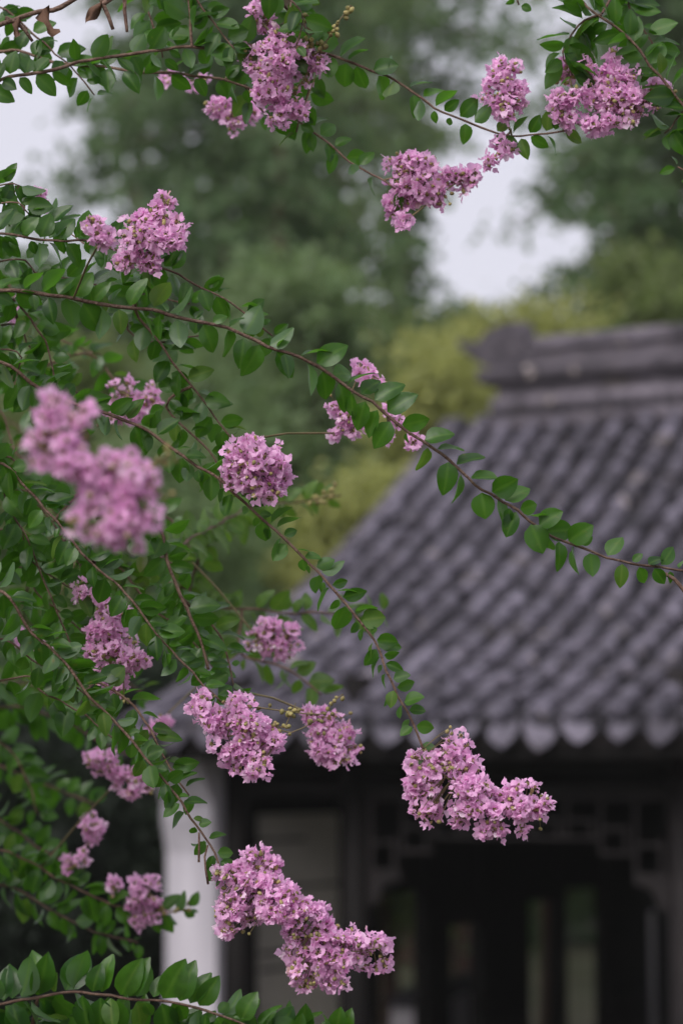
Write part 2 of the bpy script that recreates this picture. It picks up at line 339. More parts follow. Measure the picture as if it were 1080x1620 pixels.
# row of round tile ends under the ridge course
for k in range(int((u1-u0)/.115)):
    MBk = None
    o = link('ridge_tile_end', me_e, rid); o.location = (u0+.08+k*.115, Lr-.205, zt+0.028); o.scale = (.7,1,.7); o.rotation_euler = (0, random.random(), random.gauss(0,.1))
for sgn, ub in ((1, u0), (-1, u1)):
    P = [(-.02,.275),(-.10,.30),(-.22,.36),(-.30,.415),(-.33,.47),(-.26,.445),(-.16,.43),(-.05,.50),(.08,.535),(.24,.53),(.27,.47),(.26,.40),(.34,.372),(.34,.275)]
    MB().prism_y([(ub+sgn*x, zt+z*1.38) for x, z in P], Lr-.10, Lr+.10).build('ridge_end', M_RIDGE, rid, bevel=.012)
# verge tiles along both gable edges
for ue in (-.02, ULEN+.02):
    g = MB().prism_x([(v, rz(v)+.02) for v in vv] + [(v, rz(v)-.16) for v in vv[::-1]], ue-.05, ue+.05); g.build('verge', M_RIDGE, hall)
# platform, gable walls, columns
FL = .30
MB().box(-.15, ULEN+.15, .25, 2*Lr-.25, -.05, FL).build('platform', M_STONE, hall, bevel=.02)
VW = .42; uw0 = inv_uv(268, VW); uw1 = inv_uv(346, VW)
def gable(uA, uB, name, open_side):
    mid = [(v, rz(v)-.135) for v in np.linspace(VW-.22, 2*Lr-VW+.22, 24)[1:-1]]
    head = [(VW-.06, EZ-.55), (VW-.06, EZ-.45), (VW-.16, EZ-.30), (VW-.22, EZ-.14)] + mid + [(2*Lr-VW+.22, EZ-.14), (2*Lr-VW+.16, EZ-.30), (2*Lr-VW, EZ-.6)]
    if not open_side:
        return MB().prism_x([(VW, FL), (VW, EZ-.75)] + head + [(2*Lr-VW, FL)], uA, uB).build(name, M_PLAST, hall, bevel=.008)
    vp, zo = VW+.30, OPZ
    return MB().prism_x([(VW, FL), (VW, EZ-.75)] + head + [(2*Lr-VW, FL), (2*Lr-VW-.4, FL), (2*Lr-VW-.4, zo), (vp, zo), (vp, FL)], uA, uB).build(name, M_PLAST, hall)
OPZ = 2.72
gable(uw0, uw1, 'gable_wall', True); gable(ULEN-.45, ULEN-.02, 'gable_wall', False)
VC = .58
uc = [inv_uv(379, VC), inv_uv(1074, VC)]
dU = uc[1]-uc[0]
cols_u = [uc[0], inv_uv(563, VC), uc[1], uc[1]+2.2, ULEN-.6]
for k, u in enumerate(cols_u):
    ca = np.arange(14)*2*math.pi/14
    MB().tube([(u,VC,FL),(u,VC,1.2),(u,VC,EZ+.3)], [.095,.092,.088], 14).build('column', M_WOOD if k != 2 else M_WOOD2, hall, smooth=True)
    MB().tube([(u,VC,FL-.01),(u,VC,FL+.06),(u,VC,FL+.12)], [.15,.17,.13], 14).build('column_base', M_STONE, hall, smooth=True)
MB().box(uw1, ULEN-.45, VC-.07, VC+.07, EZ-.28, EZ+.10).build('eave_beam', M_WOOD, hall)
MB().box(uw1, ULEN-.45, VC-.05, VC+.05, EZ-.40, EZ-.33).build('tie_beam', M_WOOD, hall)
# hanging lattice below the beam: frame plus every slat
for a, b in zip(cols_u[1:-1], cols_u[2:]):
    zt_, zb_ = EZ-.40, zpx(1395, (a+b)/2, VC)
    a2, b2 = a+.09, b-.09
    fr = MB().box(a2, b2, VC-.022, VC+.022, zt_-.03, zt_).build('hanging_lattice', M_WOOD2, hall)
    H = zt_-zb_; n = 9; dx = (b2-a2)/n
    for k in range(n):
        x = a2+k*dx; d = H*(.95 if k in (0, n-1) else .62 if k in (1, n-2) else .45)
        MB().box(x+.004, x+.026, VC-.018, VC+.018, zt_-.03-d, zt_-.03).build('slat', M_WOOD2, fr)
        MB().box(x+.026, x+dx*.75, VC-.017, VC+.017, zt_-.03-d*.55, zt_-.008-d*.55).build('slat', M_WOOD2, fr)
        MB().box(x+.026, x+dx+.004, VC-.017, VC+.017, zt_-.052-d+.022, zt_-.03-d+.022).build('slat', M_WOOD2, fr)
        MB().box(x+dx*.75, x+dx*.75+.022, VC-.018, VC+.018, zt_-.03-d, zt_-.03-d*.45).build('slat', M_WOOD2, fr)
    # carved brackets at the column ends
    for xx, sg in ((a2, 1), (b2, -1)):
        MB().prism_y([(xx, zb_-.16), (xx+sg*.05, zb_-.14), (xx+sg*.09, zb_-.04), (xx+sg*.2, zb_+.02), (xx+sg*.2, zb_+.06), (xx, zb_+.06)], VC-.02, VC+.02).build('bracket', M_WOOD2, hall)
# left bay: framed panel in the gable wall, made translucent so outside light brightens it
ui = uw1 + .004
def wall_v(px, u):                            # v on the plane u=const seen at pixel column px
    a = (px-540)/F/math.cos(PITCH); return (a*(C0[1]-u*math.sin(TH)) - C0[0] - u*math.cos(TH)) / (math.sin(TH)-a*math.cos(TH))
V0, V1e = VW+.31, 2*Lr-VW-.41
bays = [(398,536,1287),(588,662,1412),(700,748,1462),(822,868,1425),(880,940,1405),(1008,1034,1440)]
spans = [(wall_v(a, ui-.05), wall_v(b, ui-.05), y) for a, b, y in bays]
vprev = V0
for k, (a, b, y) in enumerate(spans):
    a = max(a, V0+.02); z0 = min(OPZ, zpx(y, ui, (a+b)/2))
    if a > vprev: 
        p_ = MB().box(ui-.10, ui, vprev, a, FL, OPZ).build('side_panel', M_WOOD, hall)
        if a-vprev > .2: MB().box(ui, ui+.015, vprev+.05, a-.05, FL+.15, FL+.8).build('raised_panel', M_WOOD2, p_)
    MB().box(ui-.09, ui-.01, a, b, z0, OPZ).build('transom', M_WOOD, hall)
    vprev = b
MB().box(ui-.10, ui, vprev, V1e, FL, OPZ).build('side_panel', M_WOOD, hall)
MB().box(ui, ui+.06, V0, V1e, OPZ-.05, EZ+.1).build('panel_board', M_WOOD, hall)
va, vb = spans[0][0], spans[0][1]; va = max(va, V0)
MB().box(ui-.08, ui-.05, va, vb, FL, zpx(1287, ui, (va+vb)/2)-.002).build('window_pane', M_PANEL, hall)
zp0, zp1 = zpx(1600, ui, (va+vb)/2), zpx(1287, ui, (va+vb)/2)
for q in (.22,.30,.62,.86):
    MB().box(ui-.05, ui-.04, va+(vb-va)*(.1 if q<.5 else .0), vb-(vb-va)*(.4 if q in (.3,.86) else .02), zp0+(zp1-zp0)*q, zp0+(zp1-zp0)*q+.02).build('window_rail', M_WOOD2, hall)
VB = 2*Lr-1.25
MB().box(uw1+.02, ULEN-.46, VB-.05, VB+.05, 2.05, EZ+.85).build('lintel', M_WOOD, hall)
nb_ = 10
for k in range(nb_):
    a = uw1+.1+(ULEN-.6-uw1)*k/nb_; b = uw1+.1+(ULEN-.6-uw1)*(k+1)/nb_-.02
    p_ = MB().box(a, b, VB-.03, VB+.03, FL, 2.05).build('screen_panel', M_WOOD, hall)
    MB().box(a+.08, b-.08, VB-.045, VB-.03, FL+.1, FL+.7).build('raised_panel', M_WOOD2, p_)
for u in (cols_u[2], cols_u[3]):
    MB().box(u-.09, u+.09, VC, VB, EZ-.1, EZ+.22).build('cross_beam', M_WOOD, hall)
    MB().tube([(u,VB,FL),(u,VB,1.5),(u,VB,EZ+.8)], .09, 12).build('column', M_WOOD, hall, smooth=True)
# low white garden wall beyond the side bays of the hall
g0, g1 = at(640, 1250, 19.0), at(790, 1250, 22.0); dg = g1-g0
gw_ = thing('garden_wall', (g0[0], g0[1], GZ), math.atan2(dg[1], dg[0]), 'low white plastered wall glimpsed through the side bays of the hall', 'wall')
gl = float(np.linalg.norm(dg[:2]))
MB().box(0, gl, -.12, .12, -.1, 1.16).build('wall_body', M_PLAST, gw_)
MB().prism_x([(-.2,1.16),(0,1.27),(.2,1.16)], -.05, gl+.05).build('wall_coping', M_TILED, gw_)

# ------------------------------------------------------------------ background trees
LQ = np.array([(0,-.5,0),(.36,0,.10),(0,.5,0),(-.36,0,.10)], float); LQF = [np.array([(0,1,2),(0,2,3)])]
def leaf_cloud(name, P, size, mat, parent, flat=0.0):
    k = len(P); M = rand_rot(k)
    sc = size * (0.6 + .8*rng.random(k)); M = M * sc[:, None, None]
    if flat: M[:, 2, :] *= (1-flat)
    V, Fs, t = instance(LQ, LQF, M, P, rng.random(k))
    return link(name, mesh(name, V, Fs, mat, False, t), parent)
def limb_mesh(name, paths, mat, parent):
    Vs, Fs, o = [], [], 0
    for P, r in paths:
        V, f = tube_arrays(P, r, 7); Vs.append(V); Fs.append(f+o); o += len(V)
    return link(name, mesh(name, np.vstack(Vs), np.vstack(Fs), mat, True), parent)
def bark_trunk(h, r, lean=0.0, n=14):
    z = np.linspace(-.15, h, n); P = np.stack([lean*z/h*h*.1+.06*np.sin(z*.9), .05*np.cos(z*.7), z], 1)
    return P, r*(1-.9*np.clip(z/h,0,1)) + .35*r*np.exp(-np.clip(z,0,9)*2.5)
def conifer(px, Y, h, prof, mat, label, nb=170, per=120, size=.13, name='conifer_tree', droop=.25, hmin=1.5, group=None, tight=.72):
    b = at(px, 1250, Y); z0 = float(gz(b[0], Y)); t = thing(name, (b[0], Y, z0), random.random()*6, label, 'tree', group)
    paths = [bark_trunk(h, .24 if h > 9 else .12)]; pts = []
    nb = int(nb*.62); per = per*1.75
    for k in range(nb):
        z = hmin + (h-hmin)*(k+rng.random())/nb; L = prof(z+z0) * (.55+.6*rng.random()); a = k*2.39996 + rng.normal()*.25
        s = np.linspace(0, 1, 7)[:, None]; d = np.array([math.cos(a), math.sin(a), 0])
        P = np.array([0,0,z]) + d*L*s + np.array([0,0,1])*(L*(.22*s - droop*2*s*s)); paths.append((P, np.linspace(.035, .008, 7)))
        m = int(per*(L/2+.25)); q = rng.random(m)**.75; c = np.stack([np.interp(q, s[:,0], P[:,i]) for i in range(3)], 1)
        spread = np.outer((L*.17*(1-.35*q)+.10)*tight, [1.15,1.15,.36]); c = c + rng.normal(size=(m,3))*spread - np.outer(rng.random(m)*L*.07, [0,0,1])
        pts.append(c)
    limb_mesh('trunk', paths, M_TRUNK, t)
    leaf_cloud('crown', np.vstack(pts), size, mat, t)
    return t
def broadleaf(px, Y, ytop, rx, mat, label, nclump=60, per=330, size=.11, zlow=.8, name='broadleaf_tree', tr=.11, ry=None, group=None, sig=.15):
    b = at(px, 1250, Y); z0 = float(gz(b[0], Y)); h = at(px, ytop, Y)[2] - z0
    t = thing(name, (b[0], Y, z0), random.random()*6, label, 'tree' if h > 3 else 'shrub', group)
    paths = [bark_trunk(h*.8, tr)]; pts = []
    cz, rzz = (h+zlow)/2, (h-zlow)/2; ry = ry or rx
    for k in range(nclump):
        d = unit(rng.normal(size=3)); rr = rng.random()**.45 ; c = d*rr*np.array([rx*.86, ry*.86, rzz*.9]) + np.array([0,0,cz])
        st = np.array([0,0,max(.3, min(h*.75, c[2]*.75))]); s = np.linspace(0,1,5)[:,None]
        P = st*(1-s)+c*s + np.array([0,0,.12])*np.sin(s*3.14); paths.append((P, np.linspace(.03,.006,5)))
        m = int(per*(.6+.8*rng.random())); sg = .8*(sig*rx*(1+.6*rng.random())*np.array([1.25,1.25,.7])+.05)
        pts.append(c + rng.normal(size=(m,3))*sg)
    limb_mesh('trunk', paths, M_TRUNK, t); leaf_cloud('crown', np.vstack(pts), size, mat, t)
    return t
G_DARK = leafmat('dark_needles', (.066,.125,.058), (.150,.230,.110), (.12,.17,.09), (.17,.28,.10), .38, .6, .2, False)
G_MID = leafmat('mid_leaves', (.110,.185,.085), (.230,.325,.155), (.17,.23,.12), (.25,.37,.12), .40, .6, .2, False)
G_OLIVE = leafmat('olive_leaves', (.105,.150,.050), (.195,.250,.085), (.16,.19,.09), (.24,.34,.09), .38, .6, .2, False)
G_YEL = leafmat('yellow_leaves', (.28,.31,.09), (.47,.48,.18), (.28,.30,.12), (.46,.50,.14), .42, .6, .2, False)
G_BLACK = leafmat('shade_leaves', (.010,.018,.010), (.022,.036,.020), (.02,.03,.02), (.02,.04,.015), .15, .55, .25, False)  # shade over these shrubs is put into the near-black leaf colour

conifer(350, 28, 17, lambda z: np.interp(z, [0,5,8,10,12,17], [2.2,2.3,1.9,1.9,1.6,.3]), G_DARK, 'tall dark conifer with a reddish trunk standing behind the upper blossoms', 250, 130, .15)
conifer(530, 33, 20, lambda z: np.interp(z, [0,6,9.5,10.5,12,12.6,14,20], [1.8,1.6,1.2,1.7,1.8,1.1,1.5,.3]), G_MID, 'slimmer grey green conifer beside the bright gap of sky', 230, 75, .16)
conifer(215, 37, 19, lambda z: np.interp(z, [0,6,10,14,19], [2.0,2.0,1.3,1.1,.3]), G_DARK, 'far conifer at the edge of the pale left patch of sky', 150, 80, .17)
conifer(1090, 26, 17, lambda z: np.interp(z, [0,5,8,11,17], [1.9,1.8,1.75,1.6,.3]), G_DARK, 'tall dark conifer rising behind the tiled ridge', 250, 150, .14)
conifer(985, 37, 21, lambda z: np.interp(z, [0,6,9,10.3,11,12,12.6,13.5,21], [1.2,1.0,1.0,1.2,1.9,1.8,.9,1.6,.3]), G_MID, 'far thin conifer between the sky gap and the dark tree over the ridge', 150, 50, .15)
conifer(640, 40, 22, lambda z: np.interp(z, [0,5,8,9.5,12,13.5,14.5,22], [2.4,2.2,1.5,.6,.5,1.0,2.8,.3]), G_DARK, 'distant sparse conifer whose thin top crosses the bright gap of sky', 260, 85, .16)
broadleaf(1030, 23.5, 330, .95, G_OLIVE, 'olive green tree just behind the roof ridge under the dark conifer', 60, 380, .10)
broadleaf(500, 23, 330, 1.05, G_MID, 'grey green leafy tree in the middle of the wood', 80, 420, .11, tr=.16, zlow=1.9)
broadleaf(300, 25, 420, 1.2, G_MID, 'broad grey green tree behind the blossom branches on the left', 80, 400, .11, zlow=1.5)
broadleaf(110, 22, 460, 1.1, G_OLIVE, 'olive tree half hidden behind the left crape myrtle leaves', 70, 380, .11, zlow=.5)
broadleaf(40, 27, 318, 1.5, G_DARK, 'dark leafy tree under the pale left patch of sky', 90, 420, .12, zlow=2.0)
broadleaf(735, 31, 430, 1.15, G_MID, 'loose grey green tree closing the foot of the bright gap of sky', 34, 300, .12, zlow=5.0)
broadleaf(620, 27, 405, 1.0, G_OLIVE, 'small round olive tree left of the yellow green shrubs', 60, 380, .11)
broadleaf(850, 22.6, 428, .92, G_YEL, 'yellow green bushy tree rising behind the roof ridge end', 60, 420, .085, zlow=4.3, name='garden_shrub', tr=.06)
broadleaf(680, 20.3, 500, .66, G_YEL, 'yellow green bush beside the top of the roof slope', 60, 420, .085, zlow=2.6, name='garden_shrub', tr=.06)
broadleaf(566, 18.9, 640, .55, G_YEL, 'low yellowish bush against the left edge of the roof', 50, 380, .08, zlow=1.6, name='garden_shrub', tr=.05)
broadleaf(270, 19, 640, .85, G_MID, 'rounded grey green shrub left of the dark tree trunk', 60, 380, .09, name='garden_shrub', tr=.07, zlow=.2)
broadleaf(455, 20.5, 720, .5, G_DARK, 'dark evergreen shrub beyond the lower roof corner', 40, 340, .08, name='garden_shrub', tr=.05)
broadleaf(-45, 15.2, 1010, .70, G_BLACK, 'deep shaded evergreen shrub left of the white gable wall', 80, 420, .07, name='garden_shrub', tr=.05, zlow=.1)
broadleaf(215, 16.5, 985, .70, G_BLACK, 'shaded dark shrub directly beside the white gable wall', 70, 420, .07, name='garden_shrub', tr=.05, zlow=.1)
broadleaf(-60, 19, 860, 1.2, G_DARK, 'dark green shrub at the far left of the wood', 70, 380, .09, name='garden_shrub', tr=.07, zlow=.1)
# far wood closing the view under the trees
far = []
for px in range(-500, 1800, 95):
    b = at(px, 1250, 46); h = 8.2 + 1.6*rng.random()
    for k in range(26):
        c = np.array([b[0]+rng.normal()*.8, 46+rng.normal()*1.0, rng.random()*h*.92 + GZ]); far.append(c + rng.normal(size=(190,3))*np.array([.55,.55,.4]))
o = leaf_cloud('far_wood', np.vstack(far), .2, G_DARK, None); o['label'] = 'far dark green wood closing the view behind the garden'; o['category'] = 'wood'; o['kind'] = 'stuff'
conifer(448, 27, 14, lambda z: np.interp(z, [0,5,9,14], [.5,.6,.7,.2]), G_DARK, 'slim bare-stemmed conifer showing its red brown trunk between crowns', 40, 40, .13)

# ------------------------------------------------------------------ crape myrtles
def leaf_template(wr, n=6, m=2, fold=.22, curl=.16, point=.0, wave=.03, seed=0):
    r = np.random.default_rng(seed); V = []
    for i in range(n+1):
        t = i/n
        wd = wr*.5*(max(0, math.sin(math.pi*min(1, t**(.86-.05*point)))) ** (.62+.25*point)) if 0 < i < n else (.012 if i == 0 else .02)
        for j in range(-m, m+1):
            s = j/m; x = s*wd
            V.append((x, t, -curl*t*t + fold*abs(x) + wave*math.sin(7*t+2*s+seed)*abs(s) + r.normal()*.006))
    k = 2*m+1; Fq = [(i*k+j, i*k+j+1, (i+1)*k+j+1, (i+1)*k+j) for i in range(n) for j in range(2*m)]
    return np.array(V), np.array(Fq)
LT = [leaf_template(.80, seed=1), leaf_template(.70, seed=2, curl=.26, point=.3), leaf_template(.84, seed=3, fold=.32, curl=.08), leaf_template(.66, seed=4, point=.3, curl=.34, fold=.4), leaf_template(.58, seed=5, point=.6, curl=.1), leaf_template(.55, seed=6, point=.8, curl=.02, fold=.3)]
RIB = np.tile(np.abs(np.arange(-2, 3))/2, 7)
leaf_mesh = [mesh('leaf', V, Fq, M_LEAF, True, rib=RIB) for V, Fq in LT]
leaf_mesh_y = [mesh('leaf', V, Fq, M_LEAFY, True, rib=RIB) for V, Fq in LT]
leaf_mesh_d = mesh('leaf', *leaf_template(.42, seed=9, fold=1.6, curl=.5, wave=.35), M_DRY, True)
LOW = [leaf_template(.72, 4, 1, seed=7), leaf_template(.62, 4, 1, seed=8, curl=.3)]
VIEW = unit(np.array([0, -1.0, -.1]))
def petal_template(seed, R0=.0056):
    r = np.random.default_rng(seed); V, Fq = [], []
    nv = 4
    for k in range(6):
        a = k*math.pi/3 + r.normal()*.22; lift = r.uniform(-.15, 1.0); s0 = len(V); size = R0*r.uniform(.8, 1.2)
        ph = r.random()*6; ca, sa = math.cos(a), math.sin(a); tip = r.normal()*.5; tw = r.normal()*.6
        for t, wd, rad in ((0,.10,.0015), (.3,.10,.0048), (.5,.85,.0062), (.75,1.05,.0090), (1,.62,.0118)):
            for j in range(nv+1):
                q = (j/nv-.5)*2; b = max(0, t-.3)/.7
                ru = size*b*(.34*math.sin(q*4+ph+t*5) + .26*math.sin(q*9+ph*2)) + tw*q*size*b*.6
                rr = rad*size/R0 - size*.30*q*q*b + size*.16*b*math.sin(q*8+ph) ; y = q*wd*size*(1+.12*math.sin(ph+9*t))
                z = rr*lift + ru + size*tip*b*b
                V.append((ca*rr-sa*y, sa*rr+ca*y, z))
        for i in range(4):
            for j in range(nv):
                if i == 0 and j not in (1, 2): continue
                q = s0+i*(nv+1)+j; Fq.append((q, q+1, q+nv+2, q+nv+1))
    V = np.array(V); Fq = np.array(Fq); npet = len(Fq)
    # calyx: a small faceted cup with a stamen tuft
    n0 = len(V); C = []
    for zz, rr in ((-.0055,.0008),(-.003,.0026),(.0,.003),(.003,.0015)):
        C += [(rr*math.cos(q*math.pi/3), rr*math.sin(q*math.pi/3), zz) for q in range(6)]
    V = np.vstack([V, C]); cf = [(n0+i*6+j, n0+i*6+(j+1)%6, n0+i*6+6+(j+1)%6, n0+i*6+6+j) for i in range(3) for j in range(6)]
    return V, np.vstack([Fq, cf]), np.array([0]*npet+[1]*len(cf))
FT = [petal_template(20+k) for k in range(7)]
flower_mesh = [mesh('flower', V, Fq, None, True, matidx=mi, mats=[M_PETAL, M_CALYX], rib=np.ones(len(V))) for V, Fq, mi in FT]
def bud_template():
    V = []; n = 6
    for zz, rr in ((-.0032,.0006),(-.002,.0023),(.0004,.0028),(.0024,.0018),(.0034,.0003)):
        V += [(rr*math.cos(q*math.pi/3), rr*math.sin(q*math.pi/3), zz) for q in range(n)]
    return np.array(V), np.array([(i*n+j, i*n+(j+1)%n, i*n+n+(j+1)%n, i*n+n+j) for i in range(4) for j in range(n)])
BV, BF = bud_template()

class Tree:
    def __init__(s, base, label, group=None):
        s.root = thing('crape_myrtle', base, 0, label, 'tree', group); s.base = np.array(base); s.leaves = []; s.paths = []; s.inv = Matrix.Translation(-Vector(base))
    def part(s, name, me, parent=None, kind=None, label=None):
        o = link(name, me, parent or s.root, kind=kind, label=label)
        if parent is None: o.matrix_parent_inverse = s.inv
        return o
    def near(s, p):
        A_ = np.vstack(s.paths); return A_[np.argmin(((A_-p)**2).sum(1))]
    def trunk(s, stems):
        Vs, Fs, o = [], [], 0
        for P, r0, r1 in stems:
            Q, q = spline(P, .06); V, f = tube_arrays(Q, np.linspace(r0, r1, len(Q))*(1+.06*np.sin(q*9)), 12); Vs.append(V); Fs.append(f+o); o += len(V)
        s.part('trunk', mesh('trunk', np.vstack(Vs), np.vstack(Fs), M_BARK, True))
    def branch(s, pts, root=None, r0=3.6, r1=1.7, sp=22, ln=(38, 48), t0=0.0, t1=1.0, kinds=(0,1,2,3), young=False, phi=(45,78), face=.6, low=False, dens=1.0, up=.35, leafless=False, both=True):
        """pts: photo pixels with depth; root: a point on the trunk it springs from; radii, spacing and leaf length in photo pixels at that depth"""
        ln = (ln[0]*.82, ln[1]*1.06); sp = sp*.66; P3 = [at(x, y, d) for x, y, d in pts]; mm = pts[0][2]/F
        n_in = 0
        if root is not None:
            P3 = [np.array(root), (np.array(root)*.45+P3[0]*.55)+np.array([0,0,.05])] + P3
        elif s.paths:                            # a side shoot springs from the nearest branch
            if pts[0][0] < 0: P3 = [np.array((-1.08, 3.62, float(P3[0][2])-.12))] + P3
            else:
                nr = s.near(P3[0]); 
                if np.linalg.norm(nr-P3[0]) > .012: P3 = [nr] + P3
        Q, q = spline(P3, .012)
        tt = q/q[-1]; rad = mm*(r0*1.12*(1-tt)+r1*tt)*.95
        rad = rad*(1+.10*np.sin(q*150)**6+.06*np.sin(q*57)) ; Q = Q + np.stack([np.sin(q*41+3*r0), np.cos(q*37+r1), np.sin(q*53)], 1)*.0016 + np.stack([np.interp(q, np.arange(0, q[-1]+.05, .021), rng.normal(size=len(np.arange(0, q[-1]+.05, .021)))) for _ in range(3)], 1)*.0011
        V, f = tube_arrays(Q, rad, 8); k = len(V)-8
        o = s.part('branch', mesh('branch', V, [f, np.array([list(range(k, k+8))])], M_TWIG, True))
        s.paths.append(Q)
        if leafless: return o
        T = unit(np.gradient(Q, axis=0)); step = sp*mm/2/dens; dist = 0 if root is None else np.linalg.norm(P3[0]-P3[2])*.55
        a = dist + t0*(q[-1]-dist); end = dist + t1*(q[-1]-dist); sd = 1; flip = 0
        while a < end:
            i = min(len(q)-1, int(np.searchsorted(q, a))); p, t = Q[i], T[i]
            ph = R(rng.uniform(*phi)*rng.choice([.7,1,1,1.1])); S = unit(np.cross(t, VIEW))*sd
            A = unit(t*math.cos(ph) + S*math.sin(ph) + VIEW*rng.normal()*.30 + np.array([0,0,up*.3])*rng.random())
            N = VIEW + np.array([0,0,1])*rng.uniform(-.1, 1.3)*(.9-face*.4) + rng.normal(size=3)*(1.0-face*.65)
            if rng.random() < .17: N = np.array([0,-.25,1]) + rng.normal(size=3)*.35
            if rng.random() < .10: N = -N
            N = unit(N - A*(N@A)); X = np.cross(A, N)
            L = rng.uniform(*ln)*mm*(1-.30*max(0, (a/q[-1]-.82)/.18))
            if rng.random() < .13: L *= rng.uniform(.45, .7)
            if rng.random() < .06: a += step; continue
            M = np.stack([X*L*rng.uniform(.82,1.08), A*L, N*L], 1)
            yg = young or rng.random() < .06
            s.leaves.append((low, abs(p[1]-3.42), o, M, p + A*.004, random.choice(kinds), yg))
            sd = -sd; flip += 1
            a += step*rng.uniform(.55, 1.45)
        return o
    def panicle(s, blobs, Y, axis=None, dens=1.0, shadow=1.0, buds=.22, sz=.92, single=False, spread=.9):
        """blobs: (px, py, radius px[, depth shift]) of the flower masses"""
        mm = Y/F; C = [at(b[0], b[1], Y+(b[3] if len(b) > 3 else rng.normal()*b[2]*mm*.35)) for b in blobs]
        if axis is None: ax = [C[0]] + C[1:]
        ax = [at(x, y, Y) for x, y in axis] if axis else C
        if len(ax) == 1: ax = [ax[0]+np.array([0,0,.02]), ax[0]]
        A, q = spline(ax, .008)
        V, f = tube_arrays(A, np.linspace(.0017, .0009, len(A)), 6); Vs, Fs, o = [V], [f], len(V)
        nr = s.near(A[0]); e_ = A[np.argmin(((A-nr)**2).sum(1))]      # stalk back to the branch that carries it
        V, f = tube_arrays(np.stack([nr, nr*.5+e_*.5+np.array([0,0,.006]), e_]), .0016, 6); Vs.append(V); Fs.append(f+o); o += len(V)
        fl, bd = [], []
        for (bx, by, br, *_), c in zip(blobs, C):
            r = br*mm; n = max(6, int(dens*4*math.pi*r*r/(.0150*sz)**2))
            d = unit(rng.normal(size=(n,3))); rr = r*np.clip(1-np.abs(rng.normal(size=n))*.25-.10, .2, 1.0); outb = rng.random(n) < .05; rr = np.where(outb, r*1.12, rr)
            ap = c + d*rr[:,None]*np.array([1,spread,1])
            ap = ap + .20*r*np.sin(ap*170+br)
            lump = np.sin(ap[:,0]*210+br)+np.sin(ap[:,1]*190+by)+np.sin(ap[:,2]*230+bx)
            ap = ap + d*(r*.085*lump)[:,None]
            for p_, d_, lu, ob in zip(ap, d, lump, outb):
                j = np.argmin(((A-p_)**2).sum(1)); a0 = A[j]
                isb = ob or rng.random() < (buds + (.22 if lu < -1.0 else 0))
                if lu < -1.5 and rng.random() < .4: continue
                st = np.stack([a0, a0*.4+p_*.6+np.array([0,0,.002]), p_]); v2, f2 = tube_arrays(st, .00055, 3); Vs.append(v2); Fs.append(f2+o); o += len(v2)
                N = unit(d_*1.0 + rng.normal(size=3)*.55); X = unit(np.cross(N, rng.normal(size=3))); Yv = np.cross(N, X)
                (bd if isb else fl).append((np.stack([X,Yv,N],1)*sz*rng.uniform(.8,1.2), p_, shadow))
        root = s.part('flower_panicle', mesh('flower_panicle', np.vstack(Vs), np.vstack(Fs), M_STALK, True))
        if bd:
            V, Fb, t = instance(BV, [BF], np.array([b[0] for b in bd])*1.05, np.array([b[1] for b in bd]), rng.random(len(bd)))
            s.part('buds', mesh('buds', V, Fb, M_CALYX, True, t), root, 'stuff')
        if single:                              # the flowers that show largest are objects of their own
            fl.sort(key=lambda e: e[1][1] - .012*(VIEW @ unit(e[0][:, 2])))
            for M, p_, _ in fl[:145]: s.place('flower', random.choice(flower_mesh), root, M, p_)
            fl = fl[145:]
        if fl:
            allV, allF, allT, allM, o = [], [], [], [], 0
            pick = rng.integers(0, len(FT), len(fl))
            for k in range(len(FT)):
                idx = np.nonzero(pick == k)[0]
                if not len(idx): continue
                V, Ff, t = instance(FT[k][0], [FT[k][1]], np.array([fl[i][0] for i in idx]), np.array([fl[i][1] for i in idx]), rng.random(len(idx)))
                allV.append(V); allF.append(Ff[0]+o); allT.append(t); allM.append(np.tile(FT[k][2], len(idx))); o += len(V)
            s.part('flowers', mesh('flowers', np.vstack(allV), np.vstack(allF), None, True, np.concatenate(allT), np.concatenate(allM), [M_PETAL, M_CALYX], rib=np.ones(o)), root, 'stuff')
        return root, len(fl)
    def bud_spray(s, pts, Y, n=18, sz=1.3, rad=10):
        P = np.array([at(x, y, Y) for x, y in pts]); P = np.vstack([s.near(P[0]), P]); Q, q = spline(P, .006); V, f = tube_arrays(Q, np.linspace(.0014,.0007,len(Q)), 6); Vs, Fs, o = [V],[f],len(V); T = []
        for k in range(n):
            j = rng.integers(int(len(Q)*.25), len(Q)); e = Q[j] + unit(rng.normal(size=3))*rad*Y/F*rng.uniform(.5,1.2); v2, f2 = tube_arrays(np.stack([Q[j], (Q[j]+e)/2+.001, e]), .0006, 4); Vs.append(v2); Fs.append(f2+o); o += len(v2); T.append(e)
        root = s.part('bud_spray', mesh('bud_spray', np.vstack(Vs), np.vstack(Fs), M_STALK, True))
        for e in T: s.place('bud', bud_mesh, root, rand_rot(1)[0]*sz*rng.uniform(.8,1.2), e)
    def place(s, name, me, parent, M, p):
        o = link(name, me, parent); m = Matrix(M.tolist()).to_4x4(); m.translation = Vector(p.tolist()); o.matrix_basis = m; return o
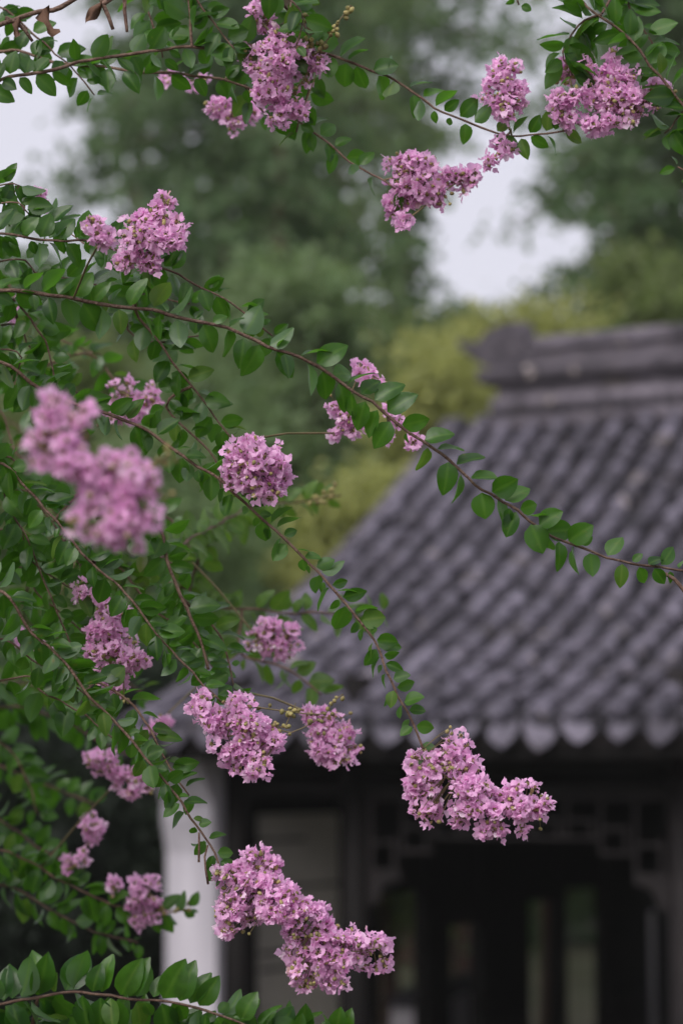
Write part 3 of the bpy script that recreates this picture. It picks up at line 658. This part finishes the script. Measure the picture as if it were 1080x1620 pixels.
    def finish(s, limit=300):
        s.leaves.sort(key=lambda e: (e[0], e[1]))
        def inframe(p):
            x, y = topx(p); return -30 < x < 1110 and -30 < y < 1650
        vis = [e for e in s.leaves if inframe(e[4]) and not e[0]]; keep = vis[:limit]; ids = set(map(id, keep)); rest = [e for e in s.leaves if id(e) not in ids]
        for low, dd, o, M, p, k, yg in keep: s.place('leaf', (leaf_mesh_y if yg else leaf_mesh)[k], o, M, p)
        if rest:
            allV, allF, allT, mi, o = [], [], [], [], 0
            for yg in (False, True):
                E = [e for e in rest if e[6] == yg]
                if not E: continue
                V, Ff, t = instance(LT[1][0], [LT[1][1]], np.array([e[3] for e in E]), np.array([e[4] for e in E]), rng.random(len(E)))
                allV.append(V); allF.append(Ff[0]+o); allT.append(t); mi.append(np.full(len(Ff[0]), int(yg))); o += len(V)
            s.part('foliage', mesh('foliage', np.vstack(allV), np.vstack(allF), None, True, np.concatenate(allT), np.concatenate(mi), [M_LEAF, M_LEAFY], rib=np.tile(RIB, len(rest))), None, 'stuff')
        print('LEAVES', len(s.leaves), 'objects', len(keep))
bud_mesh = mesh('bud', BV, BF, M_CALYX, True)

# ---- the big crape myrtle whose stems stand left of the view
TB = (-1.25, 3.9, float(gz(-1.25, 3.9)))
A = Tree(TB, 'pink flowering crape myrtle with long arching leafy sprays, reaching across before the roof')
A.trunk([([(-1.25,3.9,.55),(-1.20,3.85,1.2),(-1.12,3.7,1.9),(-1.08,3.6,2.6),(-1.0,3.55,3.3)], .06, .018),
         ([(-1.27,3.92,.55),(-1.38,4.05,1.3),(-1.30,4.2,2.0),(-1.22,4.25,2.7),(-1.1,4.2,3.4)], .055, .016),
         ([(-1.23,3.86,.55),(-1.10,3.55,1.1),(-1.0,3.2,1.7),(-.98,3.0,2.3)], .045, .014)])
def rt(z, far=False): return (-1.08-.1*(z < 2.2), 3.6+.1*(z < 2.2), z) if not far else (-1.28, 4.2, z)
d0 = 3.42
def line(pts, Y0, Y1=None):
    Y1 = Y0 if Y1 is None else Y1; n = len(pts)-1
    return [(x, y, Y0+(Y1-Y0)*k/n) for k, (x, y) in enumerate(pts)]
# long sprays in focus
A.branch(line([(-40,468),(100,472),(190,483),(285,500),(370,525),(450,555),(520,592),(590,640),(660,692),(720,737),(780,785),(850,832),(920,870),(985,888),(1050,900),(1110,906)], 3.30, 3.46), rt(2.55), 4.2, 2.0, 46, (50,54), kinds=(0,0,2,1), face=.95)
A.branch(line([(-40,148),(50,118),(120,100),(190,88),(280,76),(380,72),(450,78),(520,88),(580,108),(640,138),(700,175),(750,200),(800,212),(860,213),(900,206)], 3.42, 3.46), rt(2.85), 4.0, 1.6, 38, (38,48), kinds=(0,1,4,2), face=.85)
A.branch(line([(-40,90),(100,100),(200,110),(300,118),(370,130),(430,160),(480,198),(530,235),(575,270),(630,300)], 3.55, 3.50), rt(2.9), 3.6, 1.6, 40, (34,42), kinds=(0,1,2), face=.8)
A.branch(line([(-40,382),(80,380),(150,385),(220,405),(270,430),(330,460),(380,490),(430,530)], 3.36, 3.40), rt(2.62), 3.6, 1.5, 30, (40,50), face=.75)
A.branch(line([(215,490),(262,555),(300,605),(335,655),(370,700)], 3.48, 3.50), None, 2.6, 1.4, 34, (40,48), face=.3)
A.branch(line([(-40,575),(60,612),(120,640),(175,655),(215,675),(260,700),(310,735),(370,780),(420,825),(470,872),(520,925),(560,970),(590,1015),(615,1065),(637,1112),(655,1155),(668,1188)], 3.40, 3.42), rt(2.42), 4.0, 1.8, 29, (34,42), kinds=(1,3,0,2), face=.6)
A.branch(line([(-40,735),(45,775),(100,840),(160,900),(220,965),(270,1030),(325,1085),(350,1110)], 3.44, 3.46), rt(2.3), 3.6, 1.6, 26, (36,44), face=.6)
A.branch(line([(240,825),(265,890),(290,945),(310,1000),(332,1060)], 3.62, 3.58), None, 3.4, 2.4, 30, (38,46), face=.6)
A.branch(line([(-40,930),(60,1010),(110,1060),(150,1110),(200,1165),(245,1215),(280,1260),(310,1305),(335,1345),(358,1388)], 3.40, 3.42), rt(2.15), 3.8, 1.8, 24, (36,44), kinds=(1,3,0,2), face=.5)
A.branch(line([(-40,1010),(60,1048),(105,1075),(140,1105)], 3.46, 3.44), rt(2.1), 2.6, 1.4, 30, (36,42), face=.5)
A.branch(line([(-30,720),(10,790),(40,850),(70,920),(95,980),(115,1030)], 3.55, 3.6), None, 2.6, 1.4, 30, (36,44), face=.5)
A.branch(line([(-60,1600),(60,1574),(110,1570),(180,1577),(260,1585),(320,1596),(370,1612),(430,1640),(500,1660)], 3.30, 3.34), rt(1.75), 3.4, 1.8, 25, (60,66), kinds=(4,5,4), phi=(60,88), face=.9, up=.8)
A.branch(line([(60,1640),(180,1632),(300,1640),(400,1642),(480,1640),(545,1640)], 3.36), None, 2.6, 1.6, 24, (46,56), kinds=(4,5), phi=(55,88), face=.75, up=.9)
# leafy twigs that fill the left side
fill = [([(-30,560),(30,600),(70,650),(100,700)],3.5,30), ([(-30,330),(40,345),(95,360),(150,395)],3.45,28), ([(-30,420),(60,430),(150,450),(240,470),(300,480)],3.5,26), ([(-30,520),(40,545),(80,600),(120,620),(150,660)],3.6,30),
        ([(-30,300),(20,310),(50,340)],3.45,28), ([(20,470),(60,520),(80,570),(90,620)],3.55,30), ([(-30,840),(40,880),(110,930),(160,960)],3.6,26), ([(-30,900),(60,940),(130,1000),(200,1050)],3.65,26),
        ([(-30,780),(60,800),(110,870),(150,930)],3.7,26), ([(130,850),(190,900),(240,960),(300,1010),(340,1060)],3.75,24), ([(150,770),(200,850),(250,880),(290,900)],3.7,28), ([(-20,1080),(60,1090),(130,1130),(190,1180)],3.6,28),
        ([(160,1080),(215,1120),(260,1200),(300,1260)],3.5,28), ([(240,430),(200,520),(260,540),(320,530)],3.55,34), ([(260,640),(300,680),(340,730),(350,770)],3.5,32),
        ([(300,960),(340,990),(360,1040),(370,1090)],3.65,26), ([(300,-20),(325,20),(350,55),(372,80)],3.42,26), ([(230,-20),(240,40),(260,90)],3.5,32), ([(0,10),(60,60),(120,110),(150,150)],3.55,34), ([(370,110),(420,180),(470,200)],3.55,40), ([(470,-30),(480,40),(500,90),(478,170),(470,210)],3.5,32), ([(410,-30),(460,0),(480,30),(470,70)],3.4,30)]
for p, y, sp in fill:
    A.branch(line(p, y), None, 2.3, 1.3, sp, (36,46), face=.5)
# old brown twigs and withered leaves at the top left
A.branch(line([(-30,50),(20,32),(60,18),(100,8),(160,-20)], 3.36), rt(3.0), 5, 4, 30, leafless=True)
tw = A.branch(line([(12,30),(35,42),(52,66)], 3.36), None, 3.6, 2.6, leafless=True)
tw2 = A.branch(line([(158,-10),(168,20),(178,46)], 3.36), None, 4, 3, leafless=True)
tw3 = A.branch(line([(192,-10),(198,18),(202,48)], 3.36), None, 4, 2.6, leafless=True)
for b_, x, y, sc, dx in ((tw,72,12,.045,.3),(tw2,160,2,.040,-.9),(tw,30,28,.03,-.2)):
    X = unit(np.array([1, .5, dx])); Ax = unit(np.array([dx*.5, .1, -1])); Nn = np.cross(X, Ax); A.place('leaf', leaf_mesh_d, b_, np.stack([X,Ax,Nn],1)*sc, at(x, y, 3.35))
# two thin hanging seed stalks on the low spray
for x, ys in ((317,(1318,1365)),(329,(1335,1398))):
    A.branch(line([(x,ys[0]),(x-2,(ys[0]+ys[1])/2),(x-1,ys[1])], 3.41), None, 1.4, 1.9, leafless=True)
# softer sprays behind the focus
bk = [([(400,800),(440,795),(490,792),(540,782)],4.5,26,True), ([(300,940),(360,960),(430,968),(500,970),(560,975),(605,970)],4.3,26,True), ([(380,1030),(430,1050),(480,1075),(510,1100)],4.3,26,True),
      ([(-60,1110),(40,1120),(120,1150),(190,1190),(250,1200)],4.7,20,False), ([(-60,1200),(20,1220),(90,1250),(150,1270)],4.9,20,False), ([(-60,1090),(30,1080),(110,1100),(180,1130)],5.0,20,True),
      ([(-60,1330),(40,1360),(110,1400),(180,1430),(250,1440),(300,1438)],4.3,20,False), ([(-60,1380),(30,1410),(100,1450),(170,1480),(220,1490)],4.4,20,False), ([(-60,1280),(20,1310),(60,1340),(120,1370)],4.6,22,False),
      ([(-60,1150),(10,1180),(40,1230),(60,1290)],4.6,22,False), ([(60,880),(140,900),(220,930),(290,960),(330,1000)],4.4,22,False), ([(40,980),(120,1020),(190,1070),(230,1100)],4.5,22,False), ([(-40,560),(40,640),(90,700),(130,760)],4.2,26,False),
      ([(-40,650),(30,720),(80,800),(140,850)],4.1,26,False), ([(130,560),(180,600),(230,650)],4.2,30,False), ([(220,800),(280,830),(310,880)],4.2,26,False), ([(-40,440),(40,500),(100,540),(160,560)],4.2,30,False)]
for p, y, sp, yg in bk:
    A.branch(line(p, y), rt(2.0+.6*rng.random(), True) if p[0][0] < 0 else None, 2.4, 1.4, sp*1.1, (34,44), face=.4, low=True, young=yg)
# near spray before the focus, holding the big soft blossom
A.branch(line([(-60,600),(0,660),(60,700),(120,740),(200,770),(240,760)], 2.35, 2.35), (-.98,3.0,2.2), 2.6, 1.6, 60, (34,44), low=True, face=.3, t1=.6)

# upright crown shoots above and beside the stems
for k in range(14):
    x0 = rng.uniform(-700, -480); y0 = rng.uniform(-60, 900); dx = rng.uniform(-330, 190); dy = rng.uniform(-420, -120)
    A.branch(line([(x0, y0), (x0+dx*.4, y0+dy*.55), (x0+dx*.8, y0+dy*.9), (x0+dx, y0+dy)], rng.uniform(3.4, 4.3)), None, 3.4, 1.5, 30, (38,48), low=True, face=.3)

# blossoms
P = A.panicle
n18 = P([(714,1180,22),(668,1208,30),(692,1222,32),(660,1240,24),(672,1270,24),(684,1292,15),(735,1225,30),(745,1258,30),(728,1292,20),(768,1280,36),(780,1312,22),(800,1262,26),(826,1276,36),(846,1270,22)], 3.42, [(668,1185),(700,1225),(740,1250),(790,1270),(850,1272)], single=True)[1]
n19 = P([(402,1366,20),(430,1372,18),(376,1396,32),(416,1402,34),(368,1440,28),(360,1468,14),(395,1440,28),(446,1434,36),(484,1446,34),(470,1490,28),(504,1494,38),(484,1532,28),(530,1520,34),(556,1498,30),(588,1502,30),(515,1546,18)], 3.42, [(356,1385),(400,1415),(450,1450),(500,1490),(550,1505),(600,1500)], single=True)[1]
print('FLOWERS', n18, n19)
P([(412,34,20),(402,22,12),(440,70,26),(430,105,42),(468,100,38),(405,95,22),(425,142,30),(460,165,26),(440,182,18),(505,95,16),(478,178,14)], 3.44)
P([(426,6,10),(410,2,12)], 3.46)
P([(352,172,22),(368,190,18),(396,178,20),(385,192,12)], 3.78)
P([(270,125,11),(290,130,10),(316,126,11)], 3.9)
P([(802,102,16),(796,122,22),(792,150,26),(814,155,22),(802,172,20)], 3.44, [(805,205),(800,160),(800,95)])
P([(795,228,14),(788,245,12),(774,258,6),(800,236,10)], 3.46, [(805,210),(790,235),(776,258)])
P([(884,168,24),(905,150,24),(900,112,20),(930,110,24),(945,150,36),(975,165,38),(972,105,24),(990,135,24),(1012,165,24),(1042,150,20),(938,198,18),(900,190,16)], 3.44)
P([(636,262,24),(660,262,24),(640,292,32),(672,292,28),(628,325,22),(636,350,12),(690,312,18),(728,285,22),(745,278,12),(712,278,14)], 3.50)
P([(260,322,15),(246,342,22),(225,360,26),(252,372,26),(208,382,26),(232,392,26),(270,378,20),(284,358,12),(198,412,14),(235,416,14)], 3.33)
P([(152,360,15),(170,372,14),(138,352,10),(160,380,10)], 3.18)
P([(58,308,9),(66,320,8)], 3.6)
P([(190,622,18),(238,628,18),(205,648,22),(182,662,12),(222,642,16)], 3.95)
P([(530,640,12),(545,655,20),(560,672,18),(535,682,12),(572,585,14),(590,595,10),(612,608,6),(580,600,8)], 3.56)
P([(618,652,9),(612,690,10),(632,668,10),(655,700,10)], 3.56)
P([(400,730,36),(425,745,36),(380,745,30),(405,765,34),(372,720,22),(440,730,24),(395,710,24),(430,775,20)], 3.38)
P([(95,660,46),(70,705,34),(110,720,36),(150,740,40),(165,785,52),(210,755,38),(215,800,38),(165,830,34),(120,830,16),(200,835,30)], 2.35, sz=.8)
P([(140,935,20),(128,925,12),(160,960,20),(175,985,24),(165,1015,28),(185,1045,26),(212,1040,24),(180,1075,22),(196,1106,10),(190,970,14)], 3.60)
P([(410,1012,18),(432,1000,22),(432,1018,24),(458,1010,18),(445,1028,14)], 4.0)
P([(322,1120,24),(345,1140,26),(378,1115,22),(360,1165,28),(392,1150,28),(412,1170,30),(390,1195,28),(412,1210,22),(432,1170,20),(368,1200,16),(330,1150,16)], 3.45)
P([(490,1128,18),(510,1135,18),(530,1150,24),(520,1180,28),(545,1175,22),(535,1200,18),(500,1170,14)], 3.72)
P([(148,1200,16),(168,1208,20),(190,1222,20),(208,1240,20),(236,1246,9),(220,1228,12)], 4.2)
P([(142,1305,17),(150,1320,12),(112,1370,16),(130,1356,10)], 4.3)
P([(230,1408,20),(222,1425,16),(185,1402,15),(240,1445,18),(222,1455,14)], 4.3)
P([(252,1142,13),(262,1152,10),(240,1158,8)], 4.2)
P([(25,498,12),(32,480,8)], 4.1)
P([(40,1010,12),(62,1022,14),(75,1035,8)], 4.0)
P([(1078,260,5),(1084,255,6)], 3.5) if False else None
A.bud_spray([(480,80),(492,55),(488,25)], 3.42, 16); A.bud_spray([(500,85),(520,60),(535,35),(555,8)], 3.42, 22); A.bud_spray([(440,1150),(455,1140),(468,1112)], 3.46, 14, 1.1, 8); A.bud_spray([(500,1130),(525,1112),(542,1098)], 3.5, 14, 1.1, 7); A.bud_spray([(445,1155),(470,1155),(500,1140)], 3.46, 16, 1.1, 9)
A.bud_spray([(500,790),(525,778),(532,762)], 4.4, 16, 1.4, 10); A.bud_spray([(250,1440),(280,1438),(300,1432)], 4.3, 10, 1.3, 7); A.bud_spray([(240,740),(260,730),(275,715)], 2.4, 14, 1.1, 14)
A.finish(300)

# ---- second crape myrtle, right of the view
TB2 = (1.5, 3.9, float(gz(1.5, 3.9)))
B = Tree(TB2, 'crape myrtle whose few dark leafy sprays hang before the tall conifer, without long arching branches')
B.trunk([([(1.5,3.9,.55),(1.42,3.85,1.3),(1.3,3.75,2.1),(1.15,3.6,2.7),(1.0,3.5,3.2)], .06, .016), ([(1.52,3.93,.55),(1.65,4.1,1.4),(1.6,4.3,2.3),(1.5,4.3,3.2)], .05, .015)])
B.branch(line([(1130,235),(1085,178),(1060,140),(1020,90),(980,50),(930,10),(880,-50)], 3.44, 3.40), (1.25,3.7,2.3), 3.4, 2.0, 30, (42,54), kinds=(4,1,4), face=.3)
B.branch(line([(950,25),(915,40),(890,80),(905,120)], 3.42), None, 2, 1.3, 20, (44,58), kinds=(4,3), face=.2)
B.branch(line([(985,-30),(1000,20),(1030,70),(1040,90)], 3.45), None, 2, 1.3, 26, (40,50), kinds=(4,1), face=.2)
B.branch(line([(1110,160),(1075,180),(1062,200),(1050,212)], 3.44), None, 2, 1.3, 26, (40,50), kinds=(4,1), face=.3)
B.branch(line([(1120,300),(1095,275),(1072,262)], 3.44), None, 2, 1.3, 34, (34,42), kinds=(4,1), face=.3)
B.branch(line([(1140,1010),(1085,945),(1062,915),(1040,903)], 3.44, 3.46), (1.3,3.75,2.1), 3.6, 3.0, leafless=True)
B.branch(line([(800,-60),(812,-20),(822,6)], 3.44), (1.0,3.5,3.2), 2, 1.4, 30, (20,26), t0=.8, face=.3)
B.finish(250)

# ------------------------------------------------------------------ damp air
mh, nh, oh = newmat('haze'); pv = node(nh, 'ShaderNodeVolumePrincipled'); pv.inputs['Color'].default_value = (.90,.93,.89,1); pv.inputs['Density'].default_value = .0007
pv.inputs['Anisotropy'].default_value = .1; nh.links.new(pv.outputs[0], oh.inputs['Volume'])
MB().box(-125, 125, -125, 125, -2.0, 24.0).build('haze', mh, kind='stuff')
